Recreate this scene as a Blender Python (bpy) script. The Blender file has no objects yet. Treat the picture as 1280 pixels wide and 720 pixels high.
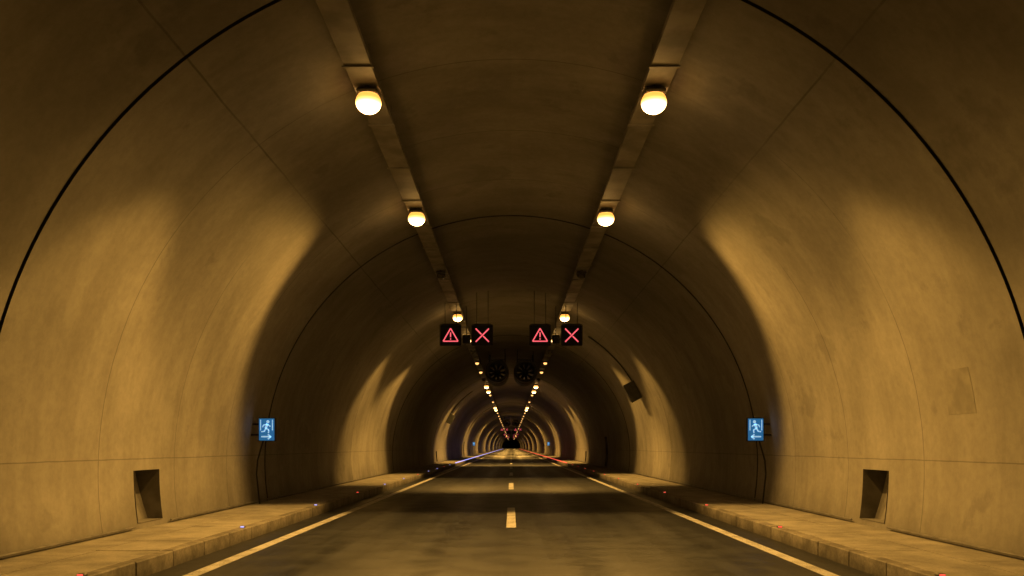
import bpy, bmesh, math, random
from mathutils import Vector, Matrix
random.seed(7)
scene = bpy.context.scene
rad = math.radians

# ------------------------------------------------------------------ helpers
def link(o):
    scene.collection.objects.link(o); return o

def mesh_obj(name, verts, faces, mats=(), fmat=None, smooth=False, parent=None):
    me = bpy.data.meshes.new(name)
    me.from_pydata([tuple(v) for v in verts], [], faces)
    for m in mats: me.materials.append(m)
    if fmat:
        for p, i in zip(me.polygons, fmat): p.material_index = i
    if smooth:
        for p in me.polygons: p.use_smooth = True
    me.update()
    o = link(bpy.data.objects.new(name, me))
    if parent: o.parent = parent
    return o

def empty(name, loc=(0,0,0)):
    e = bpy.data.objects.new(name, None); e.location = loc
    e.empty_display_size = 0.2
    return link(e)

class MB:
    """small mesh builder"""
    def __init__(s): s.v=[]; s.f=[]; s.m=[]
    def box(s, x0,x1,y0,y1,z0,z1, m=0, rot=None, c=None, ch=0.0):
        if ch > 0:
            bm = bmesh.new()
            bmesh.ops.create_cube(bm, size=1)
            for v in bm.verts:
                v.co = Vector(((x0+x1)/2+v.co.x*(x1-x0),(y0+y1)/2+v.co.y*(y1-y0),(z0+z1)/2+v.co.z*(z1-z0)))
            bmesh.ops.bevel(bm, geom=bm.edges[:], offset=ch, segments=1, affect='EDGES')
            bm.verts.index_update()
            vs=[v.co.copy() for v in bm.verts]; fs=[[v.index for v in f.verts] for f in bm.faces]
            bm.free()
        else:
            vs=[Vector(p) for p in ((x0,y0,z0),(x1,y0,z0),(x1,y1,z0),(x0,y1,z0),(x0,y0,z1),(x1,y0,z1),(x1,y1,z1),(x0,y1,z1))]
            fs=[[0,3,2,1],[4,5,6,7],[0,1,5,4],[1,2,6,5],[2,3,7,6],[3,0,4,7]]
        if rot is not None:
            cc = Vector(c) if c is not None else Vector(((x0+x1)/2,(y0+y1)/2,(z0+z1)/2))
            vs=[rot@(p-cc)+cc for p in vs]
        b=len(s.v); s.v+=vs
        s.f+=[[b+i for i in f] for f in fs]; s.m+=[m]*len(fs)
    def tube(s, p0, p1, r, n=12, m=0, r1=None, caps=True):
        p0=Vector(p0); p1=Vector(p1); d=(p1-p0).normalized()
        a=d.orthogonal().normalized(); b2=d.cross(a)
        r1 = r if r1 is None else r1
        b=len(s.v)
        for p,rr in ((p0,r),(p1,r1)):
            for i in range(n):
                t=2*math.pi*i/n; s.v.append(p+a*rr*math.cos(t)+b2*rr*math.sin(t))
        for i in range(n):
            j=(i+1)%n; s.f.append([b+i,b+j,b+n+j,b+n+i]); s.m.append(m)
        if caps:
            s.f.append([b+i for i in range(n)][::-1]); s.m.append(m)
            s.f.append([b+n+i for i in range(n)]); s.m.append(m)
    def path(s, pts, r, n=8, m=0):
        for a,b in zip(pts[:-1],pts[1:]): s.tube(a,b,r,n,m)
    def lathe(s, origin, axis, prof, n=24, m=0):
        o=Vector(origin); d=Vector(axis).normalized(); a=d.orthogonal().normalized(); c=d.cross(a)
        b=len(s.v)
        for h,r in prof:
            for i in range(n):
                t=2*math.pi*i/n; s.v.append(o+d*h+a*r*math.cos(t)+c*r*math.sin(t))
        for k in range(len(prof)-1):
            for i in range(n):
                j=(i+1)%n; s.f.append([b+k*n+i,b+k*n+j,b+(k+1)*n+j,b+(k+1)*n+i]); s.m.append(m)
    def poly(s, pts, m=0):
        b=len(s.v); s.v+=[Vector(p) for p in pts]; s.f.append(list(range(b,b+len(pts)))); s.m.append(m)
    def obj(s, name, mats, parent=None, smooth=False):
        return mesh_obj(name, s.v, s.f, mats, s.m, smooth, parent)

# ------------------------------------------------------------------ node helpers
class NT:
    def __init__(s, name):
        s.mat=bpy.data.materials.new(name); s.mat.use_nodes=True
        s.nt=s.mat.node_tree; s.bsdf=s.nt.nodes['Principled BSDF']
        s.co=s.nt.nodes.new('ShaderNodeTexCoord').outputs['Object']
    def n(s,t,**k):
        x=s.nt.nodes.new(t)
        for a,b in k.items(): setattr(x,a,b)
        return x
    def l(s,a,b): s.nt.links.new(a,b)
    def inp(s,sock,v):
        if isinstance(v,bpy.types.NodeSocket): s.l(v,sock)
        else: sock.default_value=v
    def math(s,op,a,b=0.0,c=0.0,clamp=False):
        x=s.n('ShaderNodeMath',operation=op); x.use_clamp=clamp
        s.inp(x.inputs[0],a); s.inp(x.inputs[1],b); s.inp(x.inputs[2],c); return x.outputs[0]
    def mapping(s,scale=(1,1,1),loc=(0,0,0)):
        x=s.n('ShaderNodeMapping'); s.l(s.co,x.inputs[0]); x.inputs['Scale'].default_value=scale; x.inputs['Location'].default_value=loc
        return x.outputs[0]
    def noise(s,scale,detail=4,rough=0.55,vec=None,dist=0.0):
        x=s.n('ShaderNodeTexNoise'); s.l(vec or s.co,x.inputs['Vector'])
        x.inputs['Scale'].default_value=scale; x.inputs['Detail'].default_value=detail
        x.inputs['Roughness'].default_value=rough; x.inputs['Distortion'].default_value=dist
        return x.outputs['Fac']
    def ramp(s,v,a,b,lo=0.0,hi=1.0):
        x=s.n('ShaderNodeMapRange'); x.interpolation_type='SMOOTHSTEP'
        s.inp(x.inputs['Value'],v); 
        x.inputs['From Min'].default_value=a; x.inputs['From Max'].default_value=b
        x.inputs['To Min'].default_value=lo; x.inputs['To Max'].default_value=hi
        return x.outputs[0]
    def mixc(s,f,a,b):
        x=s.n('ShaderNodeMix',data_type='RGBA'); s.inp(x.inputs[0],f)
        s.inp(x.inputs[6],a); s.inp(x.inputs[7],b); return x.outputs[2]
    def mulc(s,c,f):
        x=s.n('ShaderNodeVectorMath',operation='SCALE'); s.inp(x.inputs[0],c); s.inp(x.inputs['Scale'],f); return x.outputs[0]
    def bump(s,h,strength=0.3,dist=0.02):
        x=s.n('ShaderNodeBump'); s.inp(x.inputs['Height'],h)
        x.inputs['Strength'].default_value=strength; x.inputs['Distance'].default_value=dist
        s.l(x.outputs[0],s.bsdf.inputs['Normal'])
    def sep(s):
        x=s.n('ShaderNodeSeparateXYZ'); s.l(s.co,x.inputs[0]); return x.outputs

def simple(name,col,rough=0.5,metal=0.0,var=0.2,scale=6):
    k=NT(name); f=k.ramp(k.noise(scale,3),0.3,0.7,1-var,1+var)
    c=k.mulc(tuple(col[:3]),f); k.l(c,k.bsdf.inputs['Base Color'])
    k.bsdf.inputs['Roughness'].default_value=rough; k.bsdf.inputs['Metallic'].default_value=metal
    return k.mat
def emis(name,col,strength,base=None):
    k=NT(name); b=k.bsdf; b.inputs['Base Color'].default_value=(*(base or col),1)
    b.inputs['Emission Color'].default_value=(*col,1)
    f=k.ramp(k.noise(30,1),0.2,0.8,strength*0.9,strength*1.1); k.l(f,b.inputs['Emission Strength'])
    k.mat.cycles.emission_sampling='NONE'
    return k.mat

RING0=8.85; RING=10.3

def concrete_wall():
    k=NT('lining_concrete'); x,y,z=k.sep()
    big=k.noise(0.22,3,0.55)
    mid=k.noise(0.8,7,0.62,dist=0.15)
    streak=k.noise(1.0,4,0.6,vec=k.mapping((0.5,1.6,0.33)))
    fine=k.noise(8,5,0.72)
    v=k.math('MULTIPLY',k.ramp(big,0.3,0.72,0.80,1.14),k.ramp(mid,0.28,0.74,0.86,1.09))
    v=k.math('MULTIPLY',v,k.ramp(streak,0.3,0.75,0.95,1.04))
    v=k.math('MULTIPLY',v,k.ramp(streak,0.60,0.66,1.0,0.93))
    v=k.math('MULTIPLY',v,k.ramp(fine,0.3,0.7,0.92,1.06))
    # blotchy stains: damp patches, repair mortar
    v=k.math('MULTIPLY',v,k.ramp(mid,0.585,0.66,1.0,0.80))
    v=k.math('MULTIPLY',v,k.ramp(mid,0.33,0.40,1.08,1.0))
    seg=k.math('FLOOR',k.math('DIVIDE',k.math('SUBTRACT',y,RING0),RING))
    wn=k.n('ShaderNodeTexWhiteNoise',noise_dimensions='1D'); k.l(seg,wn.inputs['W'])
    v=k.math('MULTIPLY',v,k.math('MULTIPLY_ADD',wn.outputs['Value'],0.2,0.9))
    pseg=k.math('FLOOR',k.math('DIVIDE',k.math('SUBTRACT',y,RING0),RING/4))
    prow=k.math('FLOOR',k.math('DIVIDE',k.math('SUBTRACT',z,1.3),2.1))
    wn2=k.n('ShaderNodeTexWhiteNoise',noise_dimensions='2D'); cx=k.n('ShaderNodeCombineXYZ'); k.l(k.math('ADD',pseg,k.math('MULTIPLY',k.math('SIGN',x),37.0)),cx.inputs[0]); k.l(prow,cx.inputs[1]); k.l(cx.outputs[0],wn2.inputs['Vector'])
    v=k.math('MULTIPLY',v,k.math('MULTIPLY_ADD',wn2.outputs['Value'],0.08,0.96))
    # darker toward the crown, and splash dirt near the foot
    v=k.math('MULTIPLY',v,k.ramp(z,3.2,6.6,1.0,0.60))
    v=k.math('MULTIPLY',v,k.ramp(k.math('ADD',z,k.math('MULTIPLY',mid,0.9)),0.5,1.3,0.72,1.0))
    wob=k.math('MULTIPLY',k.math('SUBTRACT',mid,0.5),0.04)
    def line(val,w):
        return k.math('SUBTRACT',1.0,k.ramp(k.math('ABSOLUTE',val),w*0.4,w))
    yy=k.math('ADD',y,wob)
    pan=k.math('PINGPONG',k.math('SUBTRACT',yy,RING0),RING/8)
    s1=line(pan,0.014)
    ax=k.math('ABSOLUTE',x)
    up=k.math('GREATER_THAN',z,4)
    br=k.ramp(big,0.40,0.58)
    s2=k.math('MULTIPLY',line(k.math('ADD',k.math('SUBTRACT',ax,3.6),wob),0.015),up)
    s3=k.math('MULTIPLY',line(k.math('ADD',k.math('SUBTRACT',z,1.3),wob),0.011),k.math('GREATER_THAN',ax,5))
    S=k.math('MAXIMUM',k.math('MULTIPLY',s1,k.math('MULTIPLY',br,0.75)),k.math('MAXIMUM',k.math('MULTIPLY',s2,k.math('MULTIPLY_ADD',br,0.5,0.3)),k.math('MULTIPLY',s3,0.7)))
    v=k.math('MULTIPLY',v,k.math('SUBTRACT',1.0,k.math('MULTIPLY',S,0.55)))
    base=k.mixc(k.ramp(streak,0.35,0.65),(0.355,0.335,0.305,1),(0.40,0.382,0.355,1))
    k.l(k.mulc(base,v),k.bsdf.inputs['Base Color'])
    k.bsdf.inputs['Roughness'].default_value=0.8
    k.bsdf.inputs['Specular IOR Level'].default_value=0.3
    hb=k.noise(0.7,6,0.62)
    k.bump(hb,0.35,0.035)
    return k.mat

def asphalt():
    k=NT('asphalt'); x,y,z=k.sep()
    fine=k.noise(55,2,0.7); mid=k.noise(1.6,5,0.65)
    lon=k.noise(1.0,4,0.6,vec=k.mapping((2.6,0.06,1)))
    ax=k.math('ABSOLUTE',x)
    def band(c,w): return k.math('SUBTRACT',1.0,k.ramp(k.math('ABSOLUTE',k.math('SUBTRACT',ax,c)),0.0,w))
    wt=k.math('MAXIMUM',band(1.05,0.5),band(2.65,0.5))
    v=k.math('MULTIPLY',k.ramp(fine,0.25,0.75,0.6,1.45),k.ramp(mid,0.3,0.7,0.82,1.17))
    v=k.math('MULTIPLY',v,k.ramp(lon,0.3,0.7,0.62,1.42))
    v=k.math('MULTIPLY',v,k.math('MULTIPLY_ADD',wt,0.45,0.82))
    v=k.math('MULTIPLY',v,k.ramp(ax,3.7,4.2,1.0,0.7))
    k.l(k.mulc((0.033,0.036,0.045),v),k.bsdf.inputs['Base Color'])
    r=k.math('SUBTRACT',k.ramp(mid,0.3,0.7,0.40,0.52),k.math('MULTIPLY',wt,0.1))
    k.l(r,k.bsdf.inputs['Roughness'])
    k.bump(fine,0.3,0.006)
    return k.mat

def slab():
    k=NT('footway_concrete'); x,y,z=k.sep()
    mid=k.noise(1.8,6,0.65); fine=k.noise(35,3,0.7)
    wn=k.n('ShaderNodeTexWhiteNoise',noise_dimensions='1D'); k.l(k.math('FLOOR',y),wn.inputs['W'])
    v=k.math('MULTIPLY',k.ramp(mid,0.3,0.7,0.65,1.15),k.ramp(fine,0.3,0.7,0.85,1.1))
    v=k.math('MULTIPLY',v,k.math('MULTIPLY_ADD',wn.outputs['Value'],0.15,0.9))
    k.l(k.mulc((0.45,0.42,0.37),v),k.bsdf.inputs['Base Color'])
    k.bsdf.inputs['Roughness'].default_value=0.75
    k.bump(mid,0.35,0.012)
    return k.mat
def kerbmat():
    k=NT('kerb_concrete'); x,y,z=k.sep()
    mid=k.noise(2.3,5,0.7); fine=k.noise(30,3,0.7)
    v=k.math('MULTIPLY',k.ramp(mid,0.3,0.7,0.5,1.25),k.ramp(fine,0.3,0.7,0.85,1.1))
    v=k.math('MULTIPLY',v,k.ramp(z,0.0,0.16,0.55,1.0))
    k.l(k.mulc((0.33,0.30,0.26),v),k.bsdf.inputs['Base Color'])
    k.bsdf.inputs['Roughness'].default_value=0.7
    k.bump(mid,0.5,0.012)
    return k.mat
def paint():
    k=NT('road_paint'); fine=k.noise(45,4,0.75); mid=k.noise(2.5,4,0.6)
    w=k.ramp(k.math('ADD',k.math('MULTIPLY',fine,0.6),k.math('MULTIPLY',mid,0.5)),0.42,0.62)
    c=k.mixc(w,(0.38,0.36,0.32,1),(0.82,0.80,0.78,1))
    k.l(c,k.bsdf.inputs['Base Color']); k.bsdf.inputs['Roughness'].default_value=0.55
    return k.mat
def lampglass():
    # lamp bowl: glare blob put into the emission, hottest below, amber toward the rim
    k=NT('sodium_lamp_glass'); x,y,z=k.sep(); b=k.bsdf
    f=k.ramp(z,-0.20,-0.03,1.0,0.0)
    k.l(k.mixc(f,(1.0,0.40,0.06,1),(1.0,0.62,0.24,1)),b.inputs['Emission Color'])
    k.l(k.math('MULTIPLY_ADD',k.math('MULTIPLY',f,f),16.0,1.6),b.inputs['Emission Strength'])
    b.inputs['Base Color'].default_value=(0.8,0.6,0.3,1)
    k.mat.cycles.emission_sampling='NONE'
    return k.mat

M_wall=concrete_wall(); M_asph=asphalt(); M_slab=slab(); M_kerb=kerbmat(); M_paint=paint()
M_dark=simple('joint_sealant',(0.03,0.027,0.022),0.85)
M_gap=simple('slab_gap_dirt',(0.10,0.09,0.075),0.9)
M_niche_shade=simple('niche_shaded_concrete',(0.12,0.11,0.10),0.85,var=0.3,scale=3)  # darkened concrete: shade on niche jambs and head put into the colour
M_tray=simple('tray_dusty_steel',(0.24,0.225,0.20),0.65,0.1,0.3,2)
M_galv=simple('galvanised_steel',(0.22,0.21,0.2),0.55,0.3,0.25,4)
M_hous=simple('lamp_housing_grey',(0.10,0.10,0.095),0.5,0.3)
M_black=simple('black_enclosure',(0.012,0.012,0.013),0.45)
M_cable=simple('rubber_cable',(0.015,0.014,0.013),0.6)
M_fan=simple('jet_fan_paint',(0.05,0.05,0.05),0.6,0.2)
M_glow=lampglass()
M_glow_far=emis('sodium_lamp_glass_dimmed',(1.0,0.50,0.14),2.2)
M_off=simple('lamp_glass_unlit',(0.10,0.09,0.07),0.2)
M_red=emis('red_led',(1.0,0.13,0.16),1.2)
M_redm=emis('red_marker',(1.0,0.10,0.06),1.2)
M_bluem=emis('blue_white_marker',(0.42,0.42,1.0),1.4)
M_bluesign=emis('blue_sign_panel',(0.03,0.22,0.55),0.45)
M_whitesign=emis('white_pictogram',(0.45,0.78,1.0),0.65)
M_ground=simple('soil',(0.12,0.10,0.07),0.9,var=0.3,scale=0.5)

# ------------------------------------------------------------------ tunnel lining
R=5.9; ZC=1.13
Y0=-40.0; Y1=760.0
def wall_pt(th,y,r=R): return Vector((r*math.cos(th),y,ZC+r*math.sin(th)))
def th_at_z(z,r=R): return math.asin((z-ZC)/r)

niches=[]
for i,yy in enumerate([12.5-50,12.5,12.5+50,12.5+100]):
    for s in (-1,1):
        niches.append((s,yy,yy+0.88,0.30,1.12,0.40,0.24))
niches.append((1,48.6,49.8,0.22,2.1,0.5,0.5))
niches.append((-1,98.6,99.8,0.22,2.1,0.5,0.5))
baseT=rad(-12)
angs=set()
N=96
for i in range(N+1): angs.add(round(baseT+(math.pi-2*baseT)*i/N,6))
keep=set()
for s,y0,y1,z0,z1,_,_ in niches:
    for z in (z0,z1):
        t=th_at_z(z); keep.add(round(t,6)); keep.add(round(math.pi-t,6))
angs=sorted(angs|keep)
A=[angs[0]]
for a in angs[1:]:
    if a-A[-1]<rad(0.5):
        if a in keep and A[-1] not in keep: A[-1]=a
        elif a in keep: A.append(a)
        continue
    A.append(a)
lining=empty('tunnel_lining')
mb=MB()
joints=[]
k=math.floor((Y0-RING0)/RING)+1
jy=RING0+k*RING
while jy<Y1: joints.append(jy); jy+=RING
segs=[]; prev=Y0
for j in joints: segs.append((prev,j-0.026)); prev=j+0.026
segs.append((prev,Y1))
for (a,b) in segs:
    dr=random.uniform(-0.012,0.012)
    if a<10.3<b: dr=0.0
    ys={a,b}
    nn=[n for n in niches if n[1]>a and n[2]<b]
    for n in nn: ys.add(n[1]); ys.add(n[2])
    ys=sorted(ys)
    base=len(mb.v)
    for y in ys:
        for t in A: mb.v.append(wall_pt(t,y,R+dr))
    L=len(A)
    for iy in range(len(ys)-1):
        ym=(ys[iy]+ys[iy+1])/2
        for it in range(L-1):
            tm=(A[it]+A[it+1])/2; p=wall_pt(tm,ym)
            skip=False
            for s,y0,y1,z0,z1,_,_ in nn:
                if s*p.x>0 and y0<ym<y1 and z0<p.z<z1 and abs(p.x)>4: skip=True
            if skip: continue
            q=base+iy*L+it
            mb.f.append([q,q+1,q+L+1,q+L]); mb.m.append(0)
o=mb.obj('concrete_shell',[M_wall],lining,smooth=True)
g=MB()
for j in joints:
    prof=[(j-0.027,R-0.003),(j-0.027,R+0.07),(j+0.027,R+0.07),(j+0.027,R-0.003)]
    base=len(g.v); L=len(A)
    for y,r in prof:
        for t in A: g.v.append(wall_pt(t,y,r))
    for i in range(3):
        for it in range(L-1):
            q=base+i*L+it; g.f.append([q,q+1,q+L+1,q+L]); g.m.append(0)
g.obj('construction_joint',[M_dark],lining)
nb=MB()
for s,y0,y1,z0,z1,dt,db in niches:
    def wx(z): return math.sqrt((R+0.0)**2-(z-ZC)**2)
    steps=4
    zs=[z0+(z1-z0)*i/steps for i in range(steps+1)]
    fr=[]; bk=[]
    for z in zs:
        d=db+(dt-db)*(z-z0)/(z1-z0)
        fr.append(wx(z)-0.015); bk.append(wx(z)+d)
    for i in range(steps):
        za,zb=zs[i],zs[i+1]
        for y in (y0,y1):
            nb.poly([(s*fr[i],y,za),(s*bk[i],y,za),(s*bk[i+1],y,zb),(s*fr[i+1],y,zb)],0)
        nb.poly([(s*bk[i],y0,za),(s*bk[i],y1,za),(s*bk[i+1],y1,zb),(s*bk[i+1],y0,zb)],1)
    nb.poly([(s*fr[0],y0,z0),(s*fr[0],y1,z0),(s*bk[0],y1,z0),(s*bk[0],y0,z0)],1)
    nb.poly([(s*fr[-1],y0,z1),(s*fr[-1],y1,z1),(s*bk[-1],y1,z1),(s*bk[-1],y0,z1)],0)
nb.obj('niche_recess',[M_niche_shade,M_wall],lining)
pb=MB()
def wall_panel(side,y0,y1,z0,z1,proud=0.006):
    n=5; r=R-proud; q=0.02
    for i in range(n):
        za=z0+(z1-z0)*i/n; zb=z0+(z1-z0)*(i+1)/n
        xa=math.sqrt(r*r-(za-ZC)**2); xb=math.sqrt(r*r-(zb-ZC)**2)
        pb.poly([(side*xa,y0,za),(side*xa,y1,za),(side*xb,y1,zb),(side*xb,y0,zb)],0)
        for ya in (y0,y1):
            pb.poly([(side*xa,ya,za),(side*(xa+q),ya,za),(side*(xb+q),ya,zb),(side*xb,ya,zb)],0)
    for za in (z0,z1):
        xa=math.sqrt(r*r-(za-ZC)**2)
        pb.poly([(side*xa,y0,za),(side*xa,y1,za),(side*(xa+q),y1,za),(side*(xa+q),y0,za)],0)
M_patch=simple('repair_mortar',(0.34,0.32,0.285),0.85,var=0.2,scale=3)
wall_panel(1,10.05,10.68,1.92,2.5,0.004)
wall_panel(1,60,60.8,1.9,2.6,0.02)
wall_panel(-1,40,40.7,1.9,2.6,0.02)
pb.obj('repair_patch',[M_patch],lining)

# ------------------------------------------------------------------ ground, road, markings
mesh_obj('ground',[(-1500,-1500,-0.6),(1500,-1500,-0.6),(1500,2500,-0.6),(-1500,2500,-0.6)],[[0,1,2,3]],[M_ground])
KX=4.22
mesh_obj('road',[(-KX-0.05,Y0,0),(KX+0.05,Y0,0),(KX+0.05,Y1,0),(-KX-0.05,Y1,0)],[[0,1,2,3]],[M_asph])
for s in (-1,1):
    a,b=sorted((s*3.62,s*3.80))
    mesh_obj('edge_line',[(a,Y0,0.004),(b,Y0,0.004),(b,Y1,0.004),(a,Y1,0.004)],[[0,1,2,3]],[M_paint])
d=MB(); y=14.75-13.1*4
while y<Y1-6:
    d.poly([(-0.09,y,0.004),(0.09,y,0.004),(0.09,y+4.8,0.004),(-0.09,y+4.8,0.004)]); y+=13.1
d.obj('centre_line',[M_paint])
HF=0.20
for s in (-1,1):
    kb=MB(); fb=MB()
    y=Y0
    while y<Y1:
        L=1.0 if y<110 else 10.0
        dz=random.uniform(-0.004,0.004); dx=random.uniform(-0.004,0.004)
        a,b=sorted((s*(KX+dx),s*(KX+0.16)))
        kb.box(a,b,y+0.004,y+L-0.004,-0.1,HF+dz,ch=0.014)
        if y<110:
            dz2=random.uniform(-0.005,0.004)
            a,b=sorted((s*(KX+0.172),s*(KX+0.95)))
            fb.box(a,b,y+0.005,y+L-0.005,0.05,HF+dz2,ch=0.005)
            a,b=sorted((s*(KX+0.962),s*6.1))
            fb.box(a,b,y+0.004,y+L-0.004,0.05,HF+0.003,ch=0.003)
        else:
            a,b=sorted((s*(KX+0.172),s*6.1))
            fb.box(a,b,y,y+L-0.01,0.05,HF)
        y+=L
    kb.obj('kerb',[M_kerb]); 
    sw=fb.obj('sidewalk',[M_slab])
    bb=MB(); a,b=sorted((s*(KX+0.03),s*6.15)); bb.box(a,b,Y0,Y1,-0.1,HF-0.02); bb.obj('bedding',[M_gap],sw)

# ------------------------------------------------------------------ cable trays
for s in (-1,1):
    root=empty('cable_tray'); t=MB()
    xi,xo=1.82,2.17; zb=6.45
    yy=Y0
    while yy<Y1:
        L=3.0 if yy<120 else 20.0
        dz=random.uniform(-0.003,0.003)
        a,b=sorted((s*xi,s*xo)); t.box(a,b,yy+0.004,yy+L-0.004,zb+dz,zb+0.012+dz)
        for e in (xi,xo):
            a,b=sorted((s*e,s*(e+0.008))); t.box(a,b,yy+0.004,yy+L-0.004,zb+0.013+dz,zb+0.07+dz)
        yy+=L
    t.obj('tray_channel',[M_tray],root)
    c=MB(); 
    y=Y0+1
    while y<120:
        for e in (xi+0.02,xo-0.03):
            zt=ZC+math.sqrt(R*R-e*e)+0.03
            c.tube((s*e,y,zb+0.02),(s*e,y,zt),0.008,6)
        a,b=sorted((s*(xi-0.03),s*(xo+0.03))); c.box(a,b,y-0.02,y+0.02,zb-0.025,zb-0.008)
        y+=1.9
    c.obj('hanger',[M_tray],root)
    w=MB()
    for i,e in enumerate((1.88,1.95,2.04,2.11)):
        w.tube((s*e,Y0,zb+0.036+0.004*i),(s*e,Y1,zb+0.036+0.004*i),0.018,6)
    w.obj('cable',[M_cable],root)

# ------------------------------------------------------------------ lamps
SOD=(1.0,0.52,0.102)
def tunnel_lamp(x,y,mode):
    root=empty('tunnel_lamp',(x,y,6.36))
    h=MB()
    h.box(-0.14,0.14,-0.18,0.18,0.0,0.05,ch=0.02)
    if y<120:
        h.box(-0.03,0.03,-0.14,-0.08,0.05,0.095); h.box(-0.03,0.03,0.08,0.14,0.05,0.095)
        for i in range(-3,4): h.box(-0.12,0.12,i*0.045-0.006,i*0.045+0.006,0.048,0.065)
    h.obj('housing',[M_hous],root)
    gl=MB(); prof=[]
    rr={'lit':0.178,'dim':0.10,'off':0.12}[mode]
    a0=rad(-35) if mode=='lit' else rad(-20)
    for i in range(10):
        a=a0+(math.pi/2-a0)*i/9; prof.append((0.002+rr*0.85*(math.sin(a)-math.sin(a0)),max(rr*math.cos(a),0.002)))
    gl.lathe((0,0,0),(0,0,-1),prof,20)
    gl.obj('glass_bowl',[{'lit':M_glow,'dim':M_glow_far,'off':M_off}[mode]],root,smooth=True)
    return root
def lamp_light(root,power,tilt=-26,sc=0.44,bowl=0,blend=0.24):
    ld=bpy.data.lights.new('sodium_beam','SPOT'); ld.energy=power; ld.color=SOD
    ld.spot_size=rad(134); ld.spot_blend=blend; ld.shadow_soft_size=0.06
    o=link(bpy.data.objects.new('sodium_beam',ld)); o.parent=root; o.location=(0,0,-0.32)
    o.rotation_euler=(rad(tilt),0,0); o.scale=(1,sc,1)
    if bowl:
        ld=bpy.data.lights.new('bowl_light','POINT'); ld.energy=bowl; ld.color=SOD; ld.shadow_soft_size=0.05
        o=link(bpy.data.objects.new('bowl_light',ld)); o.parent=root; o.location=(0,0,-0.32)
LX=1.98
#      y : (tilt, longitudinal scale, power)
lit={-13:(0,.5,600),-7.5:(-20,.5,600),11.1:(-8,.46,620),16.75:(-36,.6,1120),29.6:(9,.42,700),36.0:(-18,.42,1000),
     64.0:(10,.5,1000),69.8:(-10,.5,1000),98.8:(10,.5,1000),104.6:(-10,.5,1000)}
far_lit=[140,180,220,270,330,400,480]
dim=[46.5,52.2,75.6,87.2,116.2,127.8,151,162]
off=[-36,-28,-22,-1.8,4.0,22.6,41.0,58.2]
for s in (-1,1):
    for y,(ti,sc,pw) in lit.items():
        lamp_light(tunnel_lamp(s*LX,y,'lit'),pw,ti,sc,bowl=(6 if y<60 else 0))
    for y in far_lit:
        lamp_light(tunnel_lamp(s*LX,y,'dim'),1700,sc=0.7)
    for y in dim+[float(v) for v in range(195,600,17)]: tunnel_lamp(s*LX,y,'dim')
    for y in off: tunnel_lamp(s*LX,y,'off')

# ------------------------------------------------------------------ lane signals
def bar(m,p,q,w,yf,mat=0):
    p=Vector((p[0],yf,p[1])); q=Vector((q[0],yf,q[1])); d=(q-p).normalized(); nrm=Vector((-d.z,0,d.x))*w/2
    a=[p-nrm,q-nrm,q+nrm,p+nrm]; b=[v+Vector((0,0.006,0)) for v in a]
    base=len(m.v); m.v+=a+b
    for f in ([0,1,2,3],[7,6,5,4],[0,4,5,1],[1,5,6,2],[2,6,7,3],[3,7,4,0]): m.f.append([base+i for i in f]); m.m.append(mat)
def lane_signal(x,y,zc,kind):
    root=empty('lane_signal',(x,y,zc)); h=MB(); S=0.355
    h.box(-S,S,0,0.16,-S,S,ch=0.015)
    for (a,b,c,d2) in ((-S,S,S-0.0,S+0.02),(-S,S,-S-0.02,-S)): h.box(a,b,-0.07,0.0,c,d2)
    h.box(-S-0.02,-S,-0.07,0,-S,S); h.box(S,S+0.02,-0.07,0,-S,S)
    h.obj('housing',[M_black],root)
    q=MB()
    if kind=='x':
        bar(q,(-0.23,-0.23),(0.23,0.23),0.042,-0.012); bar(q,(-0.23,0.23),(-0.03,0.03),0.042,-0.012); bar(q,(0.03,-0.03),(0.23,-0.23),0.042,-0.012)
    else:
        P=[(-0.26,-0.21),(0.26,-0.21),(0.0,0.24)]
        for i in range(3): bar(q,P[i],P[(i+1)%3],0.038,-0.012-0.001*i)
        bar(q,(0,0.10),(0,-0.07),0.038,-0.012); bar(q,(0,-0.11),(0,-0.155),0.038,-0.012)
    q.obj('led_symbol',[M_red],root)
    ceil=ZC+math.sqrt(R*R-x*x)-zc+0.05
    hg=MB()
    for e in (-0.2,0.2):
        hg.tube((e,0.08,S),(e,0.08,ceil+0.02),0.014,8)
    hg.box(-0.3,0.3,0.05,0.11,S+0.021,S+0.06)
    hg.obj('hanger',[M_hous],root)
def signal_set(y,zc=5.39):
    for x,kd in ((-2.12,'t'),(-1.01,'x'),(1.01,'t'),(2.12,'x')):
        lane_signal(x,y,zc,kd)
    for s in (-1,1):
        r=empty('signal_controller_box',(s*1.565,y,zc-0.12)); c=MB()
        c.box(-0.13,0.13,0.02,0.2,-0.16,0.14,ch=0.02); c.tube((0,-0.0,0.0),(0,-0.06,-0.02),0.07,12)
        c.obj('box',[M_black],r); c2=MB(); c2.tube((0,0.1,0.14),(0,0.1,1.15),0.014,8); c2.box(-0.19,-0.13,0.08,0.12,-0.02,0.02); c2.box(0.13,0.19,0.08,0.12,-0.02,0.02)
        c2.obj('bracket',[M_hous],r)
signal_set(28.0); signal_set(185.0); signal_set(260.0); signal_set(330.0)

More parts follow.
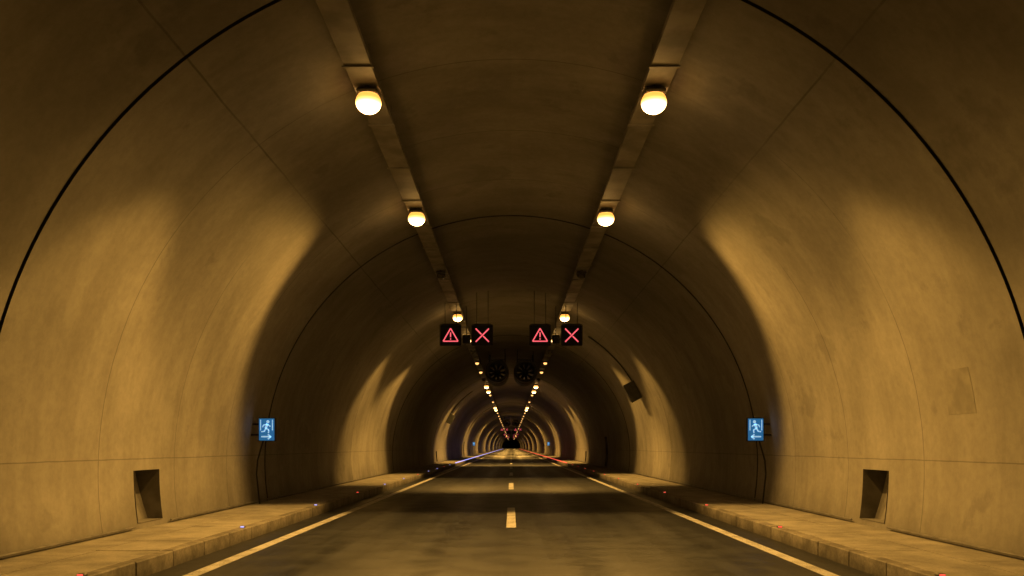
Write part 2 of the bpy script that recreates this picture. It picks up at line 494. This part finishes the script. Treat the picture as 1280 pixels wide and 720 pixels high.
# ------------------------------------------------------------------ jet fans
def jet_fan(x,y,z):
    root=empty('jet_fan',(x,y,z)); b=MB()
    b.lathe((0,0,0),(0,1,0),[(0.0,0.50),(-0.03,0.60),(0.03,0.64),(1.1,0.64),(1.12,0.66),(2.2,0.66),(2.22,0.64),(3.4,0.64),(3.46,0.60),(3.4,0.5),(2.0,0.48),(1.0,0.48),(0.0,0.50)],32)
    b.obj('casing',[M_fan],root,smooth=False)
    h=MB(); h.lathe((0,0,0),(0,1,0),[(0.9,0.001),(0.92,0.08),(1.0,0.16),(1.2,0.2),(2.2,0.2),(2.4,0.001)],20)
    for i in range(9):
        a=2*math.pi*i/9; c,s2=math.cos(a),math.sin(a); n=Vector((-s2,0,c))*0.07
        p=Vector((c*0.19,1.25,s2*0.19)); q=Vector((c*0.47,1.25,s2*0.47)); dy=Vector((0,0.09,0))
        h.poly([p-n*0.7-dy,q-n*1.5-dy,q+n*1.5+dy,p+n*0.7+dy])
    h.obj('impeller',[M_fan],root)
    k2=MB()
    for yy in (0.7,2.6):
        for e in (-0.45,0.45):
            zt=ZC+math.sqrt(R*R-(x+e)**2)-z+0.05
            k2.tube((e,yy,0.42),(e,yy,zt),0.03,8)
        k2.box(-0.5,0.5,yy-0.04,yy+0.04,0.645,0.69)
    k2.obj('bracket',[M_fan],root)
for yy in (44.5,144.5,244.5):
    for s in (-1,1): jet_fan(s*0.80,yy,5.72)

# ------------------------------------------------------------------ emergency signs
def exit_sign(s,y):
    x=s*5.50; root=empty('emergency_exit_sign',(x,y,1.88)); h=MB()
    h.box(-0.19,0.19,0,0.10,-0.265,0.265,ch=0.012)
    a,b=sorted((s*0.19,s*0.42)); h.box(a,b,0.03,0.07,0.10,0.14); h.box(a,b,0.03,0.07,-0.14,-0.10)
    h.obj('housing',[M_black],root)
    f=MB(); f.box(-0.172,0.172,-0.006,-0.001,-0.247,0.247); f.obj('blue_panel',[M_bluesign],root)
    p=MB()
    def B(a,b,w): bar(p,(a[0]*-s,a[1]),(b[0]*-s,b[1]),w,-0.014)
    import math as mm
    p.poly([((0.03+0.035*mm.cos(t*mm.pi/5))*-s,-0.013,0.175+0.035*mm.sin(t*mm.pi/5)) for t in range(10)][::(1 if s<0 else -1)])
    B((0.02,0.13),(-0.02,0.03),0.05); B((0.02,0.115),(0.085,0.07),0.022); B((0.01,0.12),(-0.07,0.10),0.022); B((-0.07,0.10),(-0.09,0.05),0.02)
    B((-0.02,0.03),(0.05,-0.01),0.028); B((0.05,-0.01),(0.04,-0.08),0.025); B((-0.02,0.03),(-0.05,-0.04),0.028); B((-0.05,-0.04),(-0.12,-0.05),0.024)
    B((-0.12,-0.16),(0.07,-0.16),0.03)
    B((0.03,-0.11),(0.10,-0.165),0.028); B((0.03,-0.215),(0.10,-0.158),0.028)
    B((0.13,0.22),(0.13,-0.02),0.018); B((-0.135,0.22),(-0.135,-0.02),0.018)
    p.obj('pictogram',[M_whitesign],root)
    c=MB()
    pts=[(s*0.1,0.06,-0.265),(s*0.16,0.07,-0.45),(s*0.235,0.09,-0.7),(s*0.262,0.10,-1.0),(s*0.22,0.10,-1.4),(s*0.19,0.10,-1.68)]
    c.path(pts,0.018,8); c.obj('cable',[M_cable],root)
for y in (18.0,118.0):
    exit_sign(-1,y); exit_sign(1,y)

# ------------------------------------------------------------------ loudspeakers
def loudspeaker(s,y):
    root=empty('loudspeaker'); z=3.75; th=th_at_z(z); p=wall_pt(th,y,R-0.02); X=p.x
    b=MB(); rot=Matrix.Rotation(rad(28),3,'Y') if s<0 else Matrix.Rotation(rad(-28),3,'Y')
    cx=s*(X-0.28)
    c=Vector((cx,y,z))
    b.box(cx-0.2,cx+0.2,y-0.15,y+0.45,z-0.36,z+0.36,rot=rot,c=c,ch=0.03)
    b.box(cx-0.24,cx+0.24,y-0.2,y-0.151,z-0.40,z+0.40,rot=rot,c=c,ch=0.015)
    for i in range(-3,4): b.box(cx-0.17,cx+0.17,y-0.215,y-0.201,z+i*0.095-0.012,z+i*0.095+0.012,rot=rot,c=c)
    b.obj('cabinet',[M_hous],root)
    k2=MB(); k2.tube((cx+s*0.1,y+0.1,z+0.1),(s*(X+0.05),y+0.1,z+0.05),0.03); k2.tube((cx+s*0.1,y+0.3,z-0.15),(s*(X+0.05),y+0.3,z-0.2),0.03)
    k2.obj('bracket',[M_galv],root)
    c2=MB(); pts=[]
    for i in range(14):
        q=wall_pt(th+rad(2+i*2.2),y+0.1,R-0.035); pts.append((s*q.x,q.y,q.z))
    c2.path(pts,0.025,8); c2.obj('cable',[M_cable],root)
loudspeaker(1,33.0); loudspeaker(-1,66.0)

# ------------------------------------------------------------------ kerb markers
def marker(s,y,mat):
    root=empty('kerb_reflector',(s*(KX+0.07),y,HF)); b=MB()
    b.box(-0.04,0.04,-0.04,0.04,0.003,0.032,ch=0.008); b.obj('body',[M_galv],root)
    e=MB(); e.box(-0.028,0.028,-0.046,-0.0405,0.008,0.028); e.obj('lens',[mat],root)
y=-6.4
i=0
while y<60:
    marker(-1,y,M_bluem if i%3 else M_redm); marker(1,y,M_redm); y+=4.8; i+=1
for s,m in ((-1,M_bluem),(1,M_redm)):
    r=empty('led_strip_light'); b=MB(); a,c=sorted((s*(KX+0.03),s*(KX+0.12)))
    yy=62.0
    while yy<420:
        b.box(a,c,yy,yy+1.5,HF+0.008,HF+0.05); yy+=2.2
    b.obj('led_bar',[m],r)

for s in (-1,1):
    r=empty('wall_conduit'); b=MB()
    z=0.255; X=math.sqrt(R*R-(z-ZC)**2)-0.05
    b.tube((s*X,Y0,z),(s*X,12.3,z),0.018,8); b.tube((s*X,13.6,z),(s*X,Y1,z),0.018,8)
    b.obj('pipe',[M_galv],r)

# ------------------------------------------------------------------ world (night)
w=bpy.data.worlds.new('World'); scene.world=w; w.use_nodes=True
nt=w.node_tree; bg=nt.nodes['Background']; sky=nt.nodes.new('ShaderNodeTexSky'); sky.sky_type='NISHITA'
sky.sun_disc=False; sky.sun_elevation=rad(-3); sky.sun_rotation=rad(200)
nt.links.new(sky.outputs[0],bg.inputs[0]); bg.inputs[1].default_value=0.01
w.cycles.sampling_method='NONE'

# ------------------------------------------------------------------ camera
cd=bpy.data.cameras.new('camera'); cam=link(bpy.data.objects.new('camera',cd))
cam.location=(0.0,0,1.5); cam.rotation_euler=(rad(90),0,0)
cd.sensor_width=36; cd.lens=36*1000/1280; cd.shift_y=198/1280; cd.shift_x=0.0008
cd.clip_start=0.05; cd.clip_end=4000
scene.camera=cam
scene.view_settings.view_transform='Standard'; scene.view_settings.look='None'; scene.view_settings.exposure=0
